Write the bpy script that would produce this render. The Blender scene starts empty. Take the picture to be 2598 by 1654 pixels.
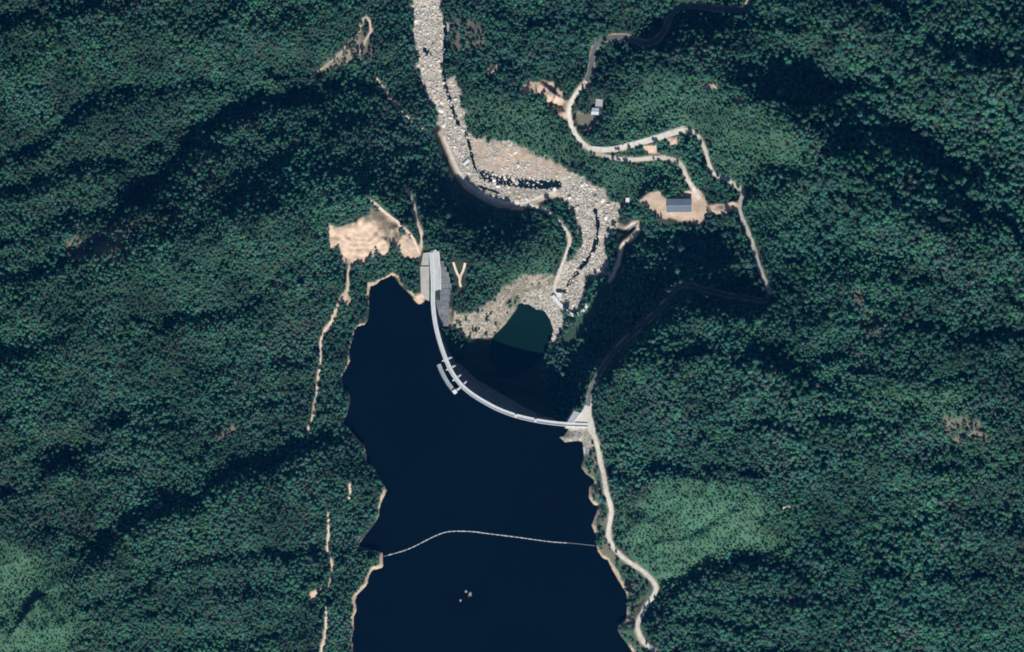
import bpy, bmesh, math, random
import numpy as np
from mathutils import Vector, Matrix
random.seed(7); rng = np.random.default_rng(11)
sc = bpy.context.scene
COL = sc.collection

# ---------------------------------------------------------------- camera, sky, sun, exposure
SUN_EL, SUN_AZ = math.radians(40), math.radians(177)        # azimuth clockwise from north (+Y)
cam = bpy.data.cameras.new('camera'); cam.type = 'ORTHO'; cam.ortho_scale = 1299.0
sc.cycles.filter_width = 1.9; cam.clip_start = 10; cam.clip_end = 3000
co = bpy.data.objects.new('camera', cam); COL.objects.link(co)
co.location = (0, 0, 900); sc.camera = co
W = bpy.data.worlds.new('World'); sc.world = W; W.use_nodes = True
wn = W.node_tree; bg = wn.nodes['Background']
sky = wn.nodes.new('ShaderNodeTexSky'); sky.sky_type = 'NISHITA'; sky.sun_disc = False
sky.sun_elevation = SUN_EL; sky.sun_rotation = SUN_AZ; sky.ozone_density = 2.5
wn.links.new(sky.outputs[0], bg.inputs[0]); bg.inputs[1].default_value = 0.05
sl = bpy.data.lights.new('sun', 'SUN'); sl.energy = 4.6; sl.angle = math.radians(.53); sl.color = (1, .965, .9)
so = bpy.data.objects.new('sun', sl); COL.objects.link(so); so.location = (0, 0, 900)
dirv = Vector((math.sin(SUN_AZ)*math.cos(SUN_EL), math.cos(SUN_AZ)*math.cos(SUN_EL), math.sin(SUN_EL)))
so.rotation_euler = dirv.to_track_quat('Z', 'Y').to_euler()
sc.view_settings.view_transform = 'Standard'; sc.view_settings.look = 'None'
sc.view_settings.exposure = 0.44; sc.view_settings.gamma = 1

# ---------------------------------------------------------------- plan coordinates: survey units of 0.5 m, x east, y south
def P(x, y): return ((x-1299)*.5, (827-y)*.5)
def PL(s): return [tuple(float(v) for v in p.split(',')) for p in s.split()]
def chaikin(pts, n=2, closed=False):
    a = np.array(pts, float)
    for _ in range(n):
        b = np.roll(a, -1, 0) if closed else a[1:]
        c = a if closed else a[:-1]
        q = np.empty((len(b)*2, a.shape[1])); q[0::2] = c*.75+b*.25; q[1::2] = c*.25+b*.75
        a = q if closed else np.vstack([a[:1], q, a[-1:]])
    return a
def resample(a, step):
    a = np.array(a, float); d = np.r_[0, np.cumsum(np.hypot(*(np.diff(a[:, :2], axis=0).T)))]
    n = max(2, int(d[-1]/step)+1); t = np.linspace(0, d[-1], n)
    return np.stack([np.interp(t, d, a[:, k]) for k in range(a.shape[1])], 1)

CREST = PL('1094,640 1096,670 1099,720 1098,766 1101.4,802.7 1107,834.7 1116,869 1130,910 1146,946 1169.7,977.7 1195.6,999.6 1229.5,1020.5 1265,1039.5 1309,1055.4 1359,1067 1399,1073 1439,1077 1492,1079')
SHORE_W = PL('1096,745 1090,768 1076,775 1062,771 1048,750 1029,734 1015,720 1008,703 994,697.5 979.5,707 965,711.6 956,721 939.6,727 937,745.7 937,781 935,809 925.5,824 906.7,828 898.5,840 896,858 888,882 885.6,893.7 888,917 878.5,936 867,955 870,975 882,990 888.5,1002 888.5,1020 882,1051 871,1073 890,1090 906,1113 922,1126 930.6,1157 928,1171 944,1180 957,1197 970.5,1224 981.6,1244 977,1257 968,1273 964,1290 962,1309 951,1329 934,1351 919.5,1368 912,1385 934,1392 958.5,1397 970.7,1402 970.7,1421 974,1436 966,1442 944,1448 936.6,1460 934,1480 919.5,1497 907,1507 902,1524 906,1548 897.6,1568 897.6,1597 892.7,1621 897,1654 890,1700 880,1900')
SHORE_E = PL('1441,1080 1432,1092 1426,1100.6 1417.5,1111 1434.7,1123 1460.6,1118 1478,1122 1480,1150 1480,1165 1473.5,1186.7 1486,1202 1503.6,1214.7 1508,1225 1495,1234 1494,1264 1503.6,1279 1518.7,1286 1507,1314 1500,1332 1511.6,1360 1513,1381 1516,1397 1528,1415.5 1541.6,1422 1551,1443 1565,1466 1578.6,1489 1588,1503 1590,1531 1588,1572 1568,1586 1569,1602.5 1578.6,1619 1592,1635 1604,1654 1615,1700 1640,1900')
LAKE = SHORE_W[::-1] + CREST[3:-1] + SHORE_E
RIVER = PL('1050,-130 1048,0 1048,42 1046,83 1059,117 1059,167 1067,209 1086,246 1101,278 1105,285 1117,330 1132,365 1149.5,404.6 1167,444 1184,472 1224,499 1264,519 1324,524 1359,512 1394,494 1424,504 1438.6,524 1456,561.6 1473.5,584 1471,624 1452,654 1429,677 1406,700 1399.5,718 1328.7,734 1317,755 1317,775 1356,789 1379,793 1400,830 1396,860 1386,876 1392,880 1413,862 1413,839 1427,819 1424.6,789 1452,791 1477,768.5 1484,739 1493,711 1532,688.5 1541,654 1526,641 1536,604 1565.7,574 1573,519 1548,509 1536,479 1498,459 1448.6,439.5 1424,419.5 1374,400 1336,377 1299,362 1224,350 1194,347 1187,325 1174,285 1159,219 1153,194 1140,205 1132,209 1126,167 1134,136 1136,69 1119,52 1123,0 1125,-130')
POOL = PL('1313,784.5 1317,775 1338,777.6 1356,789 1379,793.6 1392.6,814 1400.6,837 1397,853 1388,873.5 1374,905 1350,930 1320,950 1290,955 1262,940 1245,905 1253,862 1269,839 1285,823 1297,805')
ROCKW = PL('1324,748 1317,766 1290,812 1278,832 1251,846 1255,864 1233,857 1196,860 1178,850 1164,827 1150,818 1137,827 1139,789 1160,800 1178,800 1196,798 1225,780 1255,757 1278,732 1313,712 1340,700 1400,702 1400,720 1330,736')
CLEAR1 = PL('833,573.6 833,560 846,567 894,563 913,544 934,540 938,519 954.5,534 973,540 994,557 1013,586 1019,599 1004,617 986,613 984,638 975,653 963,644 954.5,642 950,659 933.6,670 921,674 906,668 892,667 877,657 869,621 862,617 844,619 835.5,594')
CLEAR2 = PL('1009,622 1021,601 1036,592 1057,620 1064,650 1052,655 1030,651 1017,634')
PAD = PL('1625,507 1646,489 1667,484 1682,500 1735,497 1740,484 1767,480 1786,503 1792,518 1872,512 1877,528 1845,540 1792,544 1786,555 1773,568 1759,568 1748,558 1700,554 1673,545 1654,539 1642,524')
CUT = PL('1319,231 1339,211 1374,205 1399,208 1419,234 1444,258 1444,300 1424,296 1417,282 1392,265 1385,242 1360,232 1335,238')
FIELD = PL('1454,286 1500,289 1508,300 1509,319 1499,339 1472,331')
ABUT = PL('1436,1082 1440,1066 1456,1042 1480,1040 1488,1024 1500,1026 1498,1050 1510,1100 1498,1100 1490,1084')
ROCKE = PL('1441,1084 1490,1084 1500,1120 1495,1150 1482,1150 1478,1122 1460,1118 1434,1123 1418,1111 1426,1100')
BANKE = PL('1495,1150 1510,1150 1526,1195 1535,1240 1545,1290 1535,1350 1550,1400 1600,1440 1650,1480 1660,1500 1630,1550 1612,1600 1640,1660 1604,1660 1568,1602 1568,1586 1588,1572 1590,1503 1551,1443 1513,1390 1500,1332 1518,1286 1494,1264 1495,1234 1508,1225 1474,1187 1480,1150')
DIRT_PATCHES = ['1629,377 1662,366 1664,380 1676,392 1650,388', '1696,352 1723,349 1716,366 1700,366', '1234,182 1258,160 1264,168 1242,188',
 '864,757 870,744 882,738 890,762 877,778', '790,1502 805,1496 803,1520 794,1535', '1270,378 1330,380 1360,400 1300,410',
 '1044,775 1054,748 1080,745 1080,776 1062,778','830,172 870,138 905,100 915,130 880,152 845,172']
GRASS = ['1200,230 1330,250 1420,320 1480,380 1500,440 1440,430 1340,375 1230,350 1190,330', '1480,420 1620,410 1720,420 1740,470 1680,480 1600,500 1540,480',
 '1650,215 1760,200 1900,260 2000,330 2060,400 1980,430 1870,460 1800,420 1780,350 1700,325 1560,360 1520,340 1540,270',
 '1600,1250 1700,1225 1900,1235 1965,1280 1930,1330 2020,1370 2010,1415 1850,1420 1780,1440 1700,1470 1620,1440 1570,1380 1560,1330',
 '-20,1390 90,1400 180,1470 215,1560 190,1640 150,1690 -20,1690','1340,650 1420,600 1450,620 1400,700 1300,720 1200,760 1170,780 1280,700','1890,500 2040,450 2060,520 1960,580 1890,540',
 '1400,190 1470,180 1450,230 1425,235','2250,1000 2420,990 2450,1080 2330,1060','1530,700 1560,690 1480,820 1440,870 1425,875','1590,1000 1680,990 1760,1040 1720,1100 1600,1090 1520,1090 1505,1040'][:-1]
BROWN = ['180,600 300,590 290,650 180,660', '2400,1050 2450,1052 2500,1100 2490,1130 2430,1120 2395,1085','1150,60 1200,60 1220,120 1180,140 1140,110','2150,700 2200,790 2235,835 2210,845 2165,780', '815,178 870,140 905,100 948,110 940,138 890,158 840,180','560,1080 600,1090 590,1110 550,1100','1270,378 1330,376 1375,405 1320,420 1268,408']

ROADS = [  # name, label, width (m), points
 ('road', 'pale concrete access road curving down the hillside to the building yard', 4.8, '1488,207 1471,226 1456,245 1445,269 1443,294 1449,319 1464,347 1486,371 1519,389 1549,399 1584,405 1629,404 1653,400 1693,400 1721,409 1736,428 1739,446 1750,464 1763,484 1775,505'),
 ('road', 'shaded road looping along the slope at the top of the picture', 6.0, '1488,207 1500,180 1503,140 1512,112 1540,96 1580,93 1615,103 1645,113 1680,90 1695,50 1715,20 1760,12 1830,24 1890,24 1906,4 1908,-60'),
 ('road', 'straight concrete road climbing past the retaining wall to the hairpin', 6.2, '1497,376 1530,381 1560,379 1595,370 1630,361 1660,352 1700,340 1735,329'),
 ('road', 'narrow pale road running down the hill east of the building yard', 4.4, '1735,329 1755,331 1770,341 1784,368 1792,393 1800,420 1808,440 1820,446 1845,455 1868,473 1886,484 1880,505 1875,530 1886,563 1905,601 1915,639 1926,676 1942,714 1955,745'),
 ('road', 'shaded road arcing through the dark valley towards the dam', 5.0, '1955,745 1943,766 1909,757 1855,751 1803,739 1761,726 1736,721 1713,733 1698,757 1673,785 1650,806 1600,850 1550,900 1510,960 1494,1000 1493,1030'),
 ('road', 'pale road along the east shore of the reservoir', 5.0, '1493,1030 1492,1051 1498,1079 1507,1105 1517,1135 1522,1169 1530,1195 1535,1227 1540,1255 1550,1281 1551,1306 1546,1330 1542,1360 1555,1388 1578,1413 1601,1429 1634,1450 1657,1473 1667,1492 1660,1510 1641,1535 1621,1570 1616,1595 1631,1628 1659,1651 1700,1690'),
 ('road', 'riverside track following the outer bank of the boulder bed', 4.2, '1124,344 1142,388 1162,434 1187,469 1226,494 1266,513 1324,518 1358,506 1390,490 1412,492'),
 ('road', 'narrow service road crossing the wooded spur to the weir', 3.6, '1334,519 1379,529 1409,552 1436,581 1448,609 1439,636 1431,659 1420,690 1410,715 1406,745 1412,752'),
 ('path', 'thin dirt track cut along the wooded slope west of the reservoir', 3.0, '889,660 888,673 882,692 883,734 874,757 855,776 846,804 836,823 822,840 815,858 813,887 813,922 810,943 804,981 801,1013 796,1042 791,1064 780,1091 782,1113'),
 ('path', 'dirt track behind the lower west shore of the reservoir', 2.6, '833,1304 834,1353 828,1399 844,1426 841,1460 834,1485 822,1492 805,1500'),
 ('path', 'pale dirt track at the bottom left of the reservoir', 3.2, '826,1541 828,1573 824,1621 813,1654 806,1700'),
 ('path', 'short bright track fragment in the trees west of the lake', 2.8, '888,1228 890,1250 885,1270'),
 ('path', 'dirt path dropping from the slope to the left end of the dam', 3.2, '1030,478 1046,507 1053,526 1055,557 1067,582 1071,607 1064,642'),
 ('path', 'short track from the bare slope to the dam end', 3.4, '936,505 952,517 971,534 992,551 1011,563 1015,574 1034,586 1048,603 1059,628 1064,645'),
 ('path', 'faint thin trail on the wooded slope west of the river', 2.2, '956,198 977,230 998,261 1021,286 1050,311 1076,330'),
 ('path', 'hairpin dirt track at the upper left', 2.1, '910,136 925,104 942,81 938,52 929,40 919,48 916,71 902,92 883,110 850,150 800,185'),
 ('path', 'zigzag dirt path on the east bank of the boulder bed', 5.2, '1569,572 1590,581 1606,568 1621,563 1619,588 1600,609 1581,616 1571,651 1567,674 1556,693 1545,715'),
]
# relief: axis of each gully (west to east), width to the crest south of it and depth, both in metres
GULLIES = [
 ('-60,60 0,45 100,25 207,8 300,-10', 26, 10), ('-60,420 0,400 80,370 130,310 180,262 280,222 400,226 450,202 540,192 640,195', 26, 13),
 ('-40,690 60,690 150,660 240,620 265,560 310,510 390,465 440,410 490,350 545,295 600,266 685,236 780,222 900,192 990,205', 26, 11),
 ('540,560 600,500 640,440 700,400 720,340', 24, 7), ('-60,500 0,475 120,450 190,412 250,412 330,400 380,368 450,380', 22, 12),
 ('60,590 90,570 150,545 200,535 290,530', 22, 9), ('400,812 470,800 560,790 640,745 720,730', 20, 8), ('-50,905 0,890 60,880 150,838 200,850', 22, 9),
 ('180,790 240,740 330,730', 22, 6), ('650,1030 720,1010 820,990', 16, 4), ('660,700 740,680 820,690', 16, 4),('440,910 520,925 640,920 760,905',16,4),
 ('130,1480 160,1440 200,1390 270,1345 320,1310 380,1290 440,1270 490,1255 530,1215 600,1180 690,1160 720,1130 800,1105 890,1072', 30, 13),
 ('280,1520 330,1500 390,1450 450,1430 560,1400 704,1406 775,1396 830,1390 915,1384', 19, 8), ('430,1530 480,1500 520,1485 640,1493 743,1482', 16, 7),
 ('500,1655 560,1635 620,1618 680,1595 750,1583 800,1555', 18, 9), ('60,1240 90,1225 120,1195 160,1165 200,1130 250,1105', 20, 10), ('230,1190 300,1195 400,1225 440,1262', 15, 5), ('-40,1155 0,1150 50,1140 90,1150', 16, 6),('60,1330 130,1335 220,1360',16,5),
 ('1000,440 1040,420 1080,415', 26, 7), ('890,300 960,290 1040,330', 18, 5),
 ('1590,1190 1640,1180 1700,1172 1780,1185 1850,1195', 22, 9), ('1640,1515 1700,1478 1790,1440 1870,1418 2010,1422 2080,1430', 24, 11), ('1680,1570 1760,1560 1880,1590 1930,1560', 18, 7),
 ('1760,1650 1830,1640 1900,1650', 18, 7), ('1990,1510 2060,1495 2130,1500', 18, 6), ('2050,1370 2100,1350 2170,1370', 24, 8), ('2330,1450 2390,1440 2440,1452', 22, 8), ('2420,1320 2520,1300 2598,1310 2660,1300', 30, 9),
 ('1825,1085 1860,1060 1960,1050 2040,1060', 30, 8), ('1850,880 1900,870 1960,885 2010,910 2060,945 2110,950', 30, 13), ('2060,920 2130,905 2200,890', 16, 6),
 ('2260,822 2340,815 2400,842 2450,845 2530,828 2598,835 2660,850', 22, 11), ('2080,660 2200,640 2330,700 2430,740 2500,760', 26, 8), ('2490,950 2560,930 2640,960', 22, 8), ('1930,470 1980,450 2050,425', 22, 11), ('2350,1180 2450,1190',16,4),
 ('1975,215 2080,218 2170,210 2230,200 2300,210', 24, 10), ('2330,60 2420,110 2500,130 2600,100', 40, 12), ('2180,280 2240,285 2310,320 2390,365 2470,440 2500,490', 50, 20), ('2080,470 2160,490 2230,500 2300,540',26,8),
 ('1240,185 1270,160 1310,160 1350,195', 16, 6), ('1290,120 1330,60 1380,20', 20, 8), ('1420,170 1440,100 1450,40', 18, 6), ('1330,245 1360,236 1390,262', 12, 5),
 ('1735,336 1760,345 1785,395',12,5), ('1650,1385 1700,1365 1760,1340 1880,1285', 7, 3), ('1850,495 1800,470 1765,470',10,3)]
# spot heights and break lines (x,y,z with z in metres above the plunge pool)
LEVELS = ['-200,0,190 0,200,205 100,330,190', '-200,900,240 0,900,228 0,1200,222 -200,1600,215', '850,40,75 700,100,125 400,120,165 200,30,180 0,0,195', '980,60,30 985,140,30',
 '240,620,186 310,510,166 390,465,150 490,350,128 600,260,98 780,222,68 900,195,46 990,205,24 1050,205,2', '930,515,118 860,480,128 780,520,150 650,560,178 450,640,202 250,720,215',
 '1000,460,72 1050,430,34', '930,672,86 850,600,98', '1060,590,80 1092,600,72 1100,640,69', '1110,640,69 1160,650,58 1230,655,49 1290,650,40 1360,640,26 1410,630,10', '1090,300,2 1112,370,2 1145,440,2 1180,500,2 1230,528,2 1330,545,3',
 '813,887,82 782,1100,84', '834,1353,86 828,1600,84', '600,1000,130 300,1000,182', '650,780,128 400,780,180', '743,1242,120 626,1273,150 450,1335,184 305,1406,205 219,1512,222', '600,1560,140 350,1600,185 100,1600,215',
 '1137,800,52 1140,850,34 1165,850,26', '1200,862,8 1250,860,2', '1180,790,46 1250,745,38 1330,705,14', '1150,920,28 1180,970,10 1240,1000,-2 1330,1010,-3 1390,1030,12 1430,1055,40',
 '1392,900,3 1420,960,9 1450,1012,26', '1430,868,3 1500,790,5 1540,725,6', '1440,890,4 1510,810,6 1550,740,12 1600,715,30 1650,720,55', '1455,945,9 1500,895,12 1545,840,18', '1493,1030,70 1494,1000,71 1550,900,73 1650,806,80 1736,721,86 1855,751,96 1955,745,104',
 '1512,1005,98 1545,970,120 1590,925,130 1640,862,124 1700,828,128 1800,805,142 1900,810,158', '1556,693,10 1569,600,4', '1600,650,22 1680,645,54 1780,645,56 1860,660,80', '1640,592,27 1700,594,29 1780,592,34 1840,582,44', '1625,520,36 1700,525,45 1780,525,46 1870,520,62',
 '1443,290,16 1549,399,20 1629,404,30 1721,409,38 1763,484,44', '1735,329,48 1800,420,58 1880,480,66 1875,530,70 1915,639,88', '1600,450,24 1560,470,12', '1250,300,0 1350,340,4', '1250,180,14 1380,200,20 1480,220,20',
 '1300,60,26 1180,80,4 1150,250,-3', '1503,140,26 1600,100,34 1700,40,46 1830,24,62 1908,-40,72', '1450,60,45 1600,20,60', '1560,165,56 1680,148,86 1800,150,106 1880,250,122 1980,310,148 2100,400,175 2250,520,205 2400,640,220',
 '1960,90,98 2040,190,112 2180,290,135 2330,360,158 2450,460,182', '1650,260,62 1800,330,78 1950,430,106 2050,520,138', '2100,40,145 2300,150,180 2598,200,210', '2000,650,135 2200,650,180', '2700,500,225 2700,1000,232 2700,1500,200',
 '1600,1120,96 1750,1100,130 1900,1000,165', '2300,900,208 2200,1200,190', '1620,1230,92 1800,1250,124 2000,1280,155', '1640,1440,82 1800,1430,106 2000,1430,140', '1720,1640,88 1900,1640,118 2200,1640,165', '2000,850,160 2150,800,185']

# ---------------------------------------------------------------- height field
ST = 1.6
XS = np.arange(-745, 745.1, ST); YS = np.arange(-510, 510.1, ST)
NX, NY = len(XS), len(YS)
GX, GY = np.meshgrid(XS, YS)
def xy(pts): return np.array([P(*p[:2]) for p in pts])
def vnoise(cell, seed):                                   # smooth value noise on the fine grid
    r = np.random.default_rng(seed); n = int(1600/cell)+4; g = r.random((n, n))*2-1
    u = (GX+760)/cell; v = (GY+530)/cell
    i = np.floor(u).astype(int); j = np.floor(v).astype(int); fu = u-i; fv = v-j
    fu = fu*fu*(3-2*fu); fv = fv*fv*(3-2*fv)
    return (g[j, i]*(1-fu)+g[j, i+1]*fu)*(1-fv)+(g[j+1, i]*(1-fu)+g[j+1, i+1]*fu)*fv
def fbm(cell, seed, o=3): return sum(vnoise(cell/2**k, seed+k)/2**k for k in range(o))
def pdist(pts, X, Y, signed=False, limit=1e9, val=None):
    """distance to a polyline; optionally the side (+ = right of the travel direction) and an interpolated value"""
    best = np.full(X.shape, limit*1.0); side = np.zeros(X.shape); tv = np.zeros(X.shape)
    x0, x1, y0, y1 = pts[:, 0].min()-limit, pts[:, 0].max()+limit, pts[:, 1].min()-limit, pts[:, 1].max()+limit
    for k in range(len(pts)-1):
        a, b = pts[k, :2], pts[k+1, :2]; d = b-a; L = d@d+1e-9
        if limit < 1e8 and X.shape == GX.shape:
            i0 = max(0, int((min(a[0], b[0])-limit-XS[0])/ST)); i1 = min(NX, int((max(a[0], b[0])+limit-XS[0])/ST)+2)
            j0 = max(0, int((min(a[1], b[1])-limit-YS[0])/ST)); j1 = min(NY, int((max(a[1], b[1])+limit-YS[0])/ST)+2)
            if i0 >= i1 or j0 >= j1: continue
            S = (slice(j0, j1), slice(i0, i1))
        else: S = (Ellipsis,)
        x, y = X[S], Y[S]
        t = np.clip(((x-a[0])*d[0]+(y-a[1])*d[1])/L, 0, 1)
        ex, ey = x-a[0]-t*d[0], y-a[1]-t*d[1]; q = np.hypot(ex, ey)
        m = q < best[S]
        bb = best[S]; bb[m] = q[m]; best[S] = bb
        if signed:
            cr = d[0]*(y-a[1])-d[1]*(x-a[0]); ss = side[S]; ss[m] = -np.sign(cr[m]); side[S] = ss
        if val is not None:
            tt = tv[S]; tt[m] = (val[k]+(val[k+1]-val[k])*t)[m]; tv[S] = tt
    return best, side, tv
def inside(poly, X, Y):
    r = np.zeros(X.shape, bool); n = len(poly)
    for k in range(n):
        x1, y1 = poly[k]; x2, y2 = poly[(k+1) % n]
        if y1 == y2: continue
        c = ((y1 > Y) != (y2 > Y)) & (X < (x2-x1)*(Y-y1)/(y2-y1)+x1); r ^= c
    return r
def sdf(poly, X, Y, limit=60):                             # negative inside
    p = np.vstack([poly, poly[:1]]); d, _, _ = pdist(p, X, Y, limit=limit)
    return np.where(inside(poly, X, Y), -d, d)
def smooth(t): t = np.clip(t, 0, 1); return t*t*(3-2*t)
def blur(a, n):
    for _ in range(n):
        b = np.pad(a, 1, mode='edge'); a = (b[:-2, 1:-1]+b[2:, 1:-1]+b[1:-1, :-2]+b[1:-1, 2:]+2*a)/6
    return a

# coarse solve through the level lines
CS = 8.0; cx = np.arange(-770, 771, CS); cy = np.arange(-540, 541, CS); CX, CY = np.meshgrid(cx, cy)
fix = np.full(CX.shape, np.nan)
def stamp(pts3):
    for x, y, z in resample([(*P(p[0], p[1]), p[2]) for p in pts3], 4):
        i = int(round((x-cx[0])/CS)); j = int(round((y-cy[0])/CS))
        if 0 <= i < len(cx) and 0 <= j < len(cy): fix[j, i] = z
def rz(y): return -10+9.5*np.clip(y/750, -.3, 1.1)
riv = xy(RIVER); lake = xy(LAKE); pool = xy(POOL)
m = inside(riv, CX, CY); fix[m] = rz((827-CY[m]*2))
for s in LEVELS: stamp(PL(s))
stamp([(x, y, 65) for x, y in SHORE_W[3:]]); stamp([(x, y, 65) for x, y in SHORE_E[1:]])
m = inside(lake, CX, CY); fix[m] = 60
m = inside(pool, CX, CY); fix[m] = -3
known = ~np.isnan(fix); H = np.where(known, fix, 100.)
for step in (12, 6, 3, 1):                                   # coarse-to-fine relaxation
    if step > 1:
        for _ in range(150):
            b = np.pad(H, step, mode='edge'); s = step
            H = np.where(known, fix, (b[:-2*s, s:-s]+b[2*s:, s:-s]+b[s:-s, :-2*s]+b[s:-s, 2*s:])/4)
    else:
        for _ in range(700):
            b = np.pad(H, 1, mode='edge'); H = np.where(known, fix, (b[:-2, 1:-1]+b[2:, 1:-1]+b[1:-1, :-2]+b[1:-1, 2:])/4)
H = blur(H, 2)
u = (GX-cx[0])/CS; v = (GY-cy[0])/CS; i = np.floor(u).astype(int); j = np.floor(v).astype(int); fu = u-i; fv = v-j
Z = (H[j, i]*(1-fu)+H[j, i+1]*fu)*(1-fv)+(H[j+1, i]*(1-fu)+H[j+1, i+1]*fu)*fv
Z = blur(Z, 14)
WX, WY = GX+fbm(45, 5)*5, GY+fbm(45, 9)*5
D_riv = sdf(riv, GX, GY, 80); D_lake = sdf(lake, GX, GY, 60); D_pool = sdf(pool, GX, GY, 60)
D_shore = np.minimum(pdist(xy(SHORE_W), GX, GY, limit=90)[0], pdist(xy(SHORE_E), GX, GY, limit=90)[0])
D_crest, _, _ = pdist(xy(CREST), GX, GY, limit=80)
wild = smooth((D_riv-8)/55)*smooth((D_crest-10)/30)
gull = np.zeros(Z.shape)
for s, w, dp in GULLIES:
    dp *= .85 if float(s.split(',')[0].split()[-1]) < 850 else 1
    c = chaikin(xy(PL(s)), 2); d, side, _ = pdist(c, WX, WY, signed=True, limit=w*5)
    t = d*side                                              # + on the ridge (south) side
    f = np.where(t < 0, -dp*np.exp(-(d/(1.7*w))**1.4),
        np.where(t < w, -dp+1.7*dp*smooth(t/w)**1.0, .7*dp*np.exp(-((d-w)/(2.2*w))**2)))
    ends = np.minimum(np.hypot(WX-c[0, 0], WY-c[0, 1]), np.hypot(WX-c[-1, 0], WY-c[-1, 1]))
    fade = smooth(ends/(w*1.3))*smooth((w*5-d)/w)
    Z += f*fade*wild*(side != 0)
    if w > 20: gull = np.maximum(gull, (1-smooth((d-1.2*w)/(1.5*w)))*(d < w*4.9))
# side spurs and roughness
def vrot(cell, ang, st, seed):
    r = np.random.default_rng(seed); n = 120; g = r.random((n, n))*2-1; ca, sa = math.cos(ang), math.sin(ang)
    u = ((GX*ca+GY*sa)/st/cell)+60+fbm(80, seed+9)*.5; v = ((-GX*sa+GY*ca)/cell)+60+fbm(60, seed+5)*.6
    i = np.floor(u).astype(int); j = np.floor(v).astype(int); fu = u-i; fv = v-j; i %= n-1; j %= n-1
    fu = fu*fu*(3-2*fu); fv = fv*fv*(3-2*fv)
    return (g[j, i]*(1-fu)+g[j, i+1]*fu)*(1-fv)+(g[j+1, i]*(1-fu)+g[j+1, i+1]*fu)*fv
ww = smooth((GX+100)/200)
spur = vrot(22, math.radians(24), 3.2, 900)*(1-ww)+vrot(24, math.radians(-16), 2.6, 930)*ww
rg = 1-np.abs(vnoise(62, 40)); rg2 = 1-np.abs(vnoise(27, 50)+.4*vnoise(13, 51))
Z += wild*smooth((D_lake-8)/30)*((rg-.6)*14*(1-.6*gull)+(rg2-.6)*6.5+fbm(14, 60)*1.5+fbm(13, 62, 2)*1.6+spur*4.5*(1-.2*ww)*(1-gull))
# shore, river bed, pool
up = smooth((Z-40)/20)*smooth((GX*0+D_crest-6)/20)
near = 1-smooth((D_shore-2)/22)
outside = D_lake > 0
Z = np.where(outside & (up > 0), Z*(1-near*up)+(64.1+.75*D_shore+fbm(9, 70)*.6)*near*up, Z)
Z = np.where(outside & (up > .5) & (D_shore < 22), np.maximum(Z, 64.05+.15*D_shore), Z)
Z = np.where(~outside, 63.2-np.minimum(.9*D_shore, 52), Z)
yy = 827-GY*2
w = 1-smooth((D_riv+1)/9); Z = Z*(1-w)+(rz(yy)+fbm(18, 80)*.8)*w
w = 1-smooth((D_pool+2)/5); Z = Z*(1-w)+(-5)*w
# terraces and yards
def flat(poly, z, soft=6, X=GX, Y=GY):
    global Z
    d = sdf(xy(poly), X, Y, 40); w = 1-smooth(d/soft); Z = Z*(1-w)+z*w; return d
flat(PL('1625,507 1646,489 1667,484 1740,484 1767,480 1790,503 1794,545 1786,560 1773,575 1759,575 1748,568 1700,564 1673,556 1650,548 1636,524'), 45.0, 6)
flat(PL('1122,660 1146,700 1150,760 1142,828 1112,828 1107,742 1120,735'), 34, 3)
flat(FIELD, 15, 4); flat(ABUT, 69.6, 5)
flat(PL('1075,632 1114,634 1114,760 1066,742 1070,700'), 66, 4)
def hz(x, y):
    u = (x-XS[0])/ST; v = (y-YS[0])/ST
    i = np.clip(np.floor(u).astype(int), 0, NX-2); j = np.clip(np.floor(v).astype(int), 0, NY-2); fu = u-i; fv = v-j
    return (Z[j, i]*(1-fu)+Z[j, i+1]*fu)*(1-fv)+(Z[j+1, i]*(1-fu)+Z[j+1, i+1]*fu)*fv
D_road = np.full(Z.shape, 99.)
road_lines = []
for nm, lab, wd, s in ROADS:
    if nm == 'path': wd *= .8
    c = resample(chaikin(xy(PL(s)), 2), 3.0); z = hz(c[:, 0], c[:, 1])
    for _ in range(60): z[1:-1] = (z[:-2]+z[2:]+2*z[1:-1])/4
    road_lines.append((nm, lab, wd, c, z))
    d, _, zv = pdist(c, GX, GY, limit=16, val=z)
    soft = 7 if wd > 3.3 else 4
    w = np.where(d < 15.9, 1-smooth((d-wd/2-.4)/soft), 0); Z = Z*(1-w)+(zv-.15)*w
    D_road = np.minimum(D_road, d-wd/2)
# benches cut into the bare slope
d1 = np.minimum(sdf(xy(CLEAR1), WX, WY, 30), sdf(xy(CLEAR2), WX, WY, 30))
sx, sy = GX*2+1299, 827-GY*2
arc = np.hypot(sx-905, (sy-545)*1.15)
Z += np.where(d1 < 0, .55*np.sin(arc*.33+fbm(20, 90)*5.0)+fbm(7, 95)*1.3, 0)*smooth(-d1/3)

# ---------------------------------------------------------------- what covers the ground
jx, jy = GX+fbm(9, 100)*2.2, GY+fbm(9, 110)*2.2
dirt = 1-smooth((d1+.5)/2.0)
for s in [PAD, CUT]: dirt = np.maximum(dirt, 1-smooth((sdf(xy(s), jx, jy, 20)+.5)/2.5))
top = 1-smooth((sdf(xy(PL('826,560 940,516 1000,556 1016,604 990,596 940,566 880,578 836,584')), jx, jy, 20)+3)/8); dirt *= 1-.6*top*smooth(fbm(9, 96)+.9)
for s in DIRT_PATCHES[:7]+['1986,1287 2006,1286 2008,1293 1988,1294', '1775,218 1820,216 1820,223 1778,224', '1868,254 1894,250 1890,258 1870,260']: dirt = np.maximum(dirt, 1-smooth((sdf(xy(PL(s)), jx, jy, 20)+.5)/2.5))
dirt = np.maximum(dirt, .3*(1-smooth((sdf(xy(PL(DIRT_PATCHES[7])), jx, jy, 30)+1)/8)))
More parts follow.
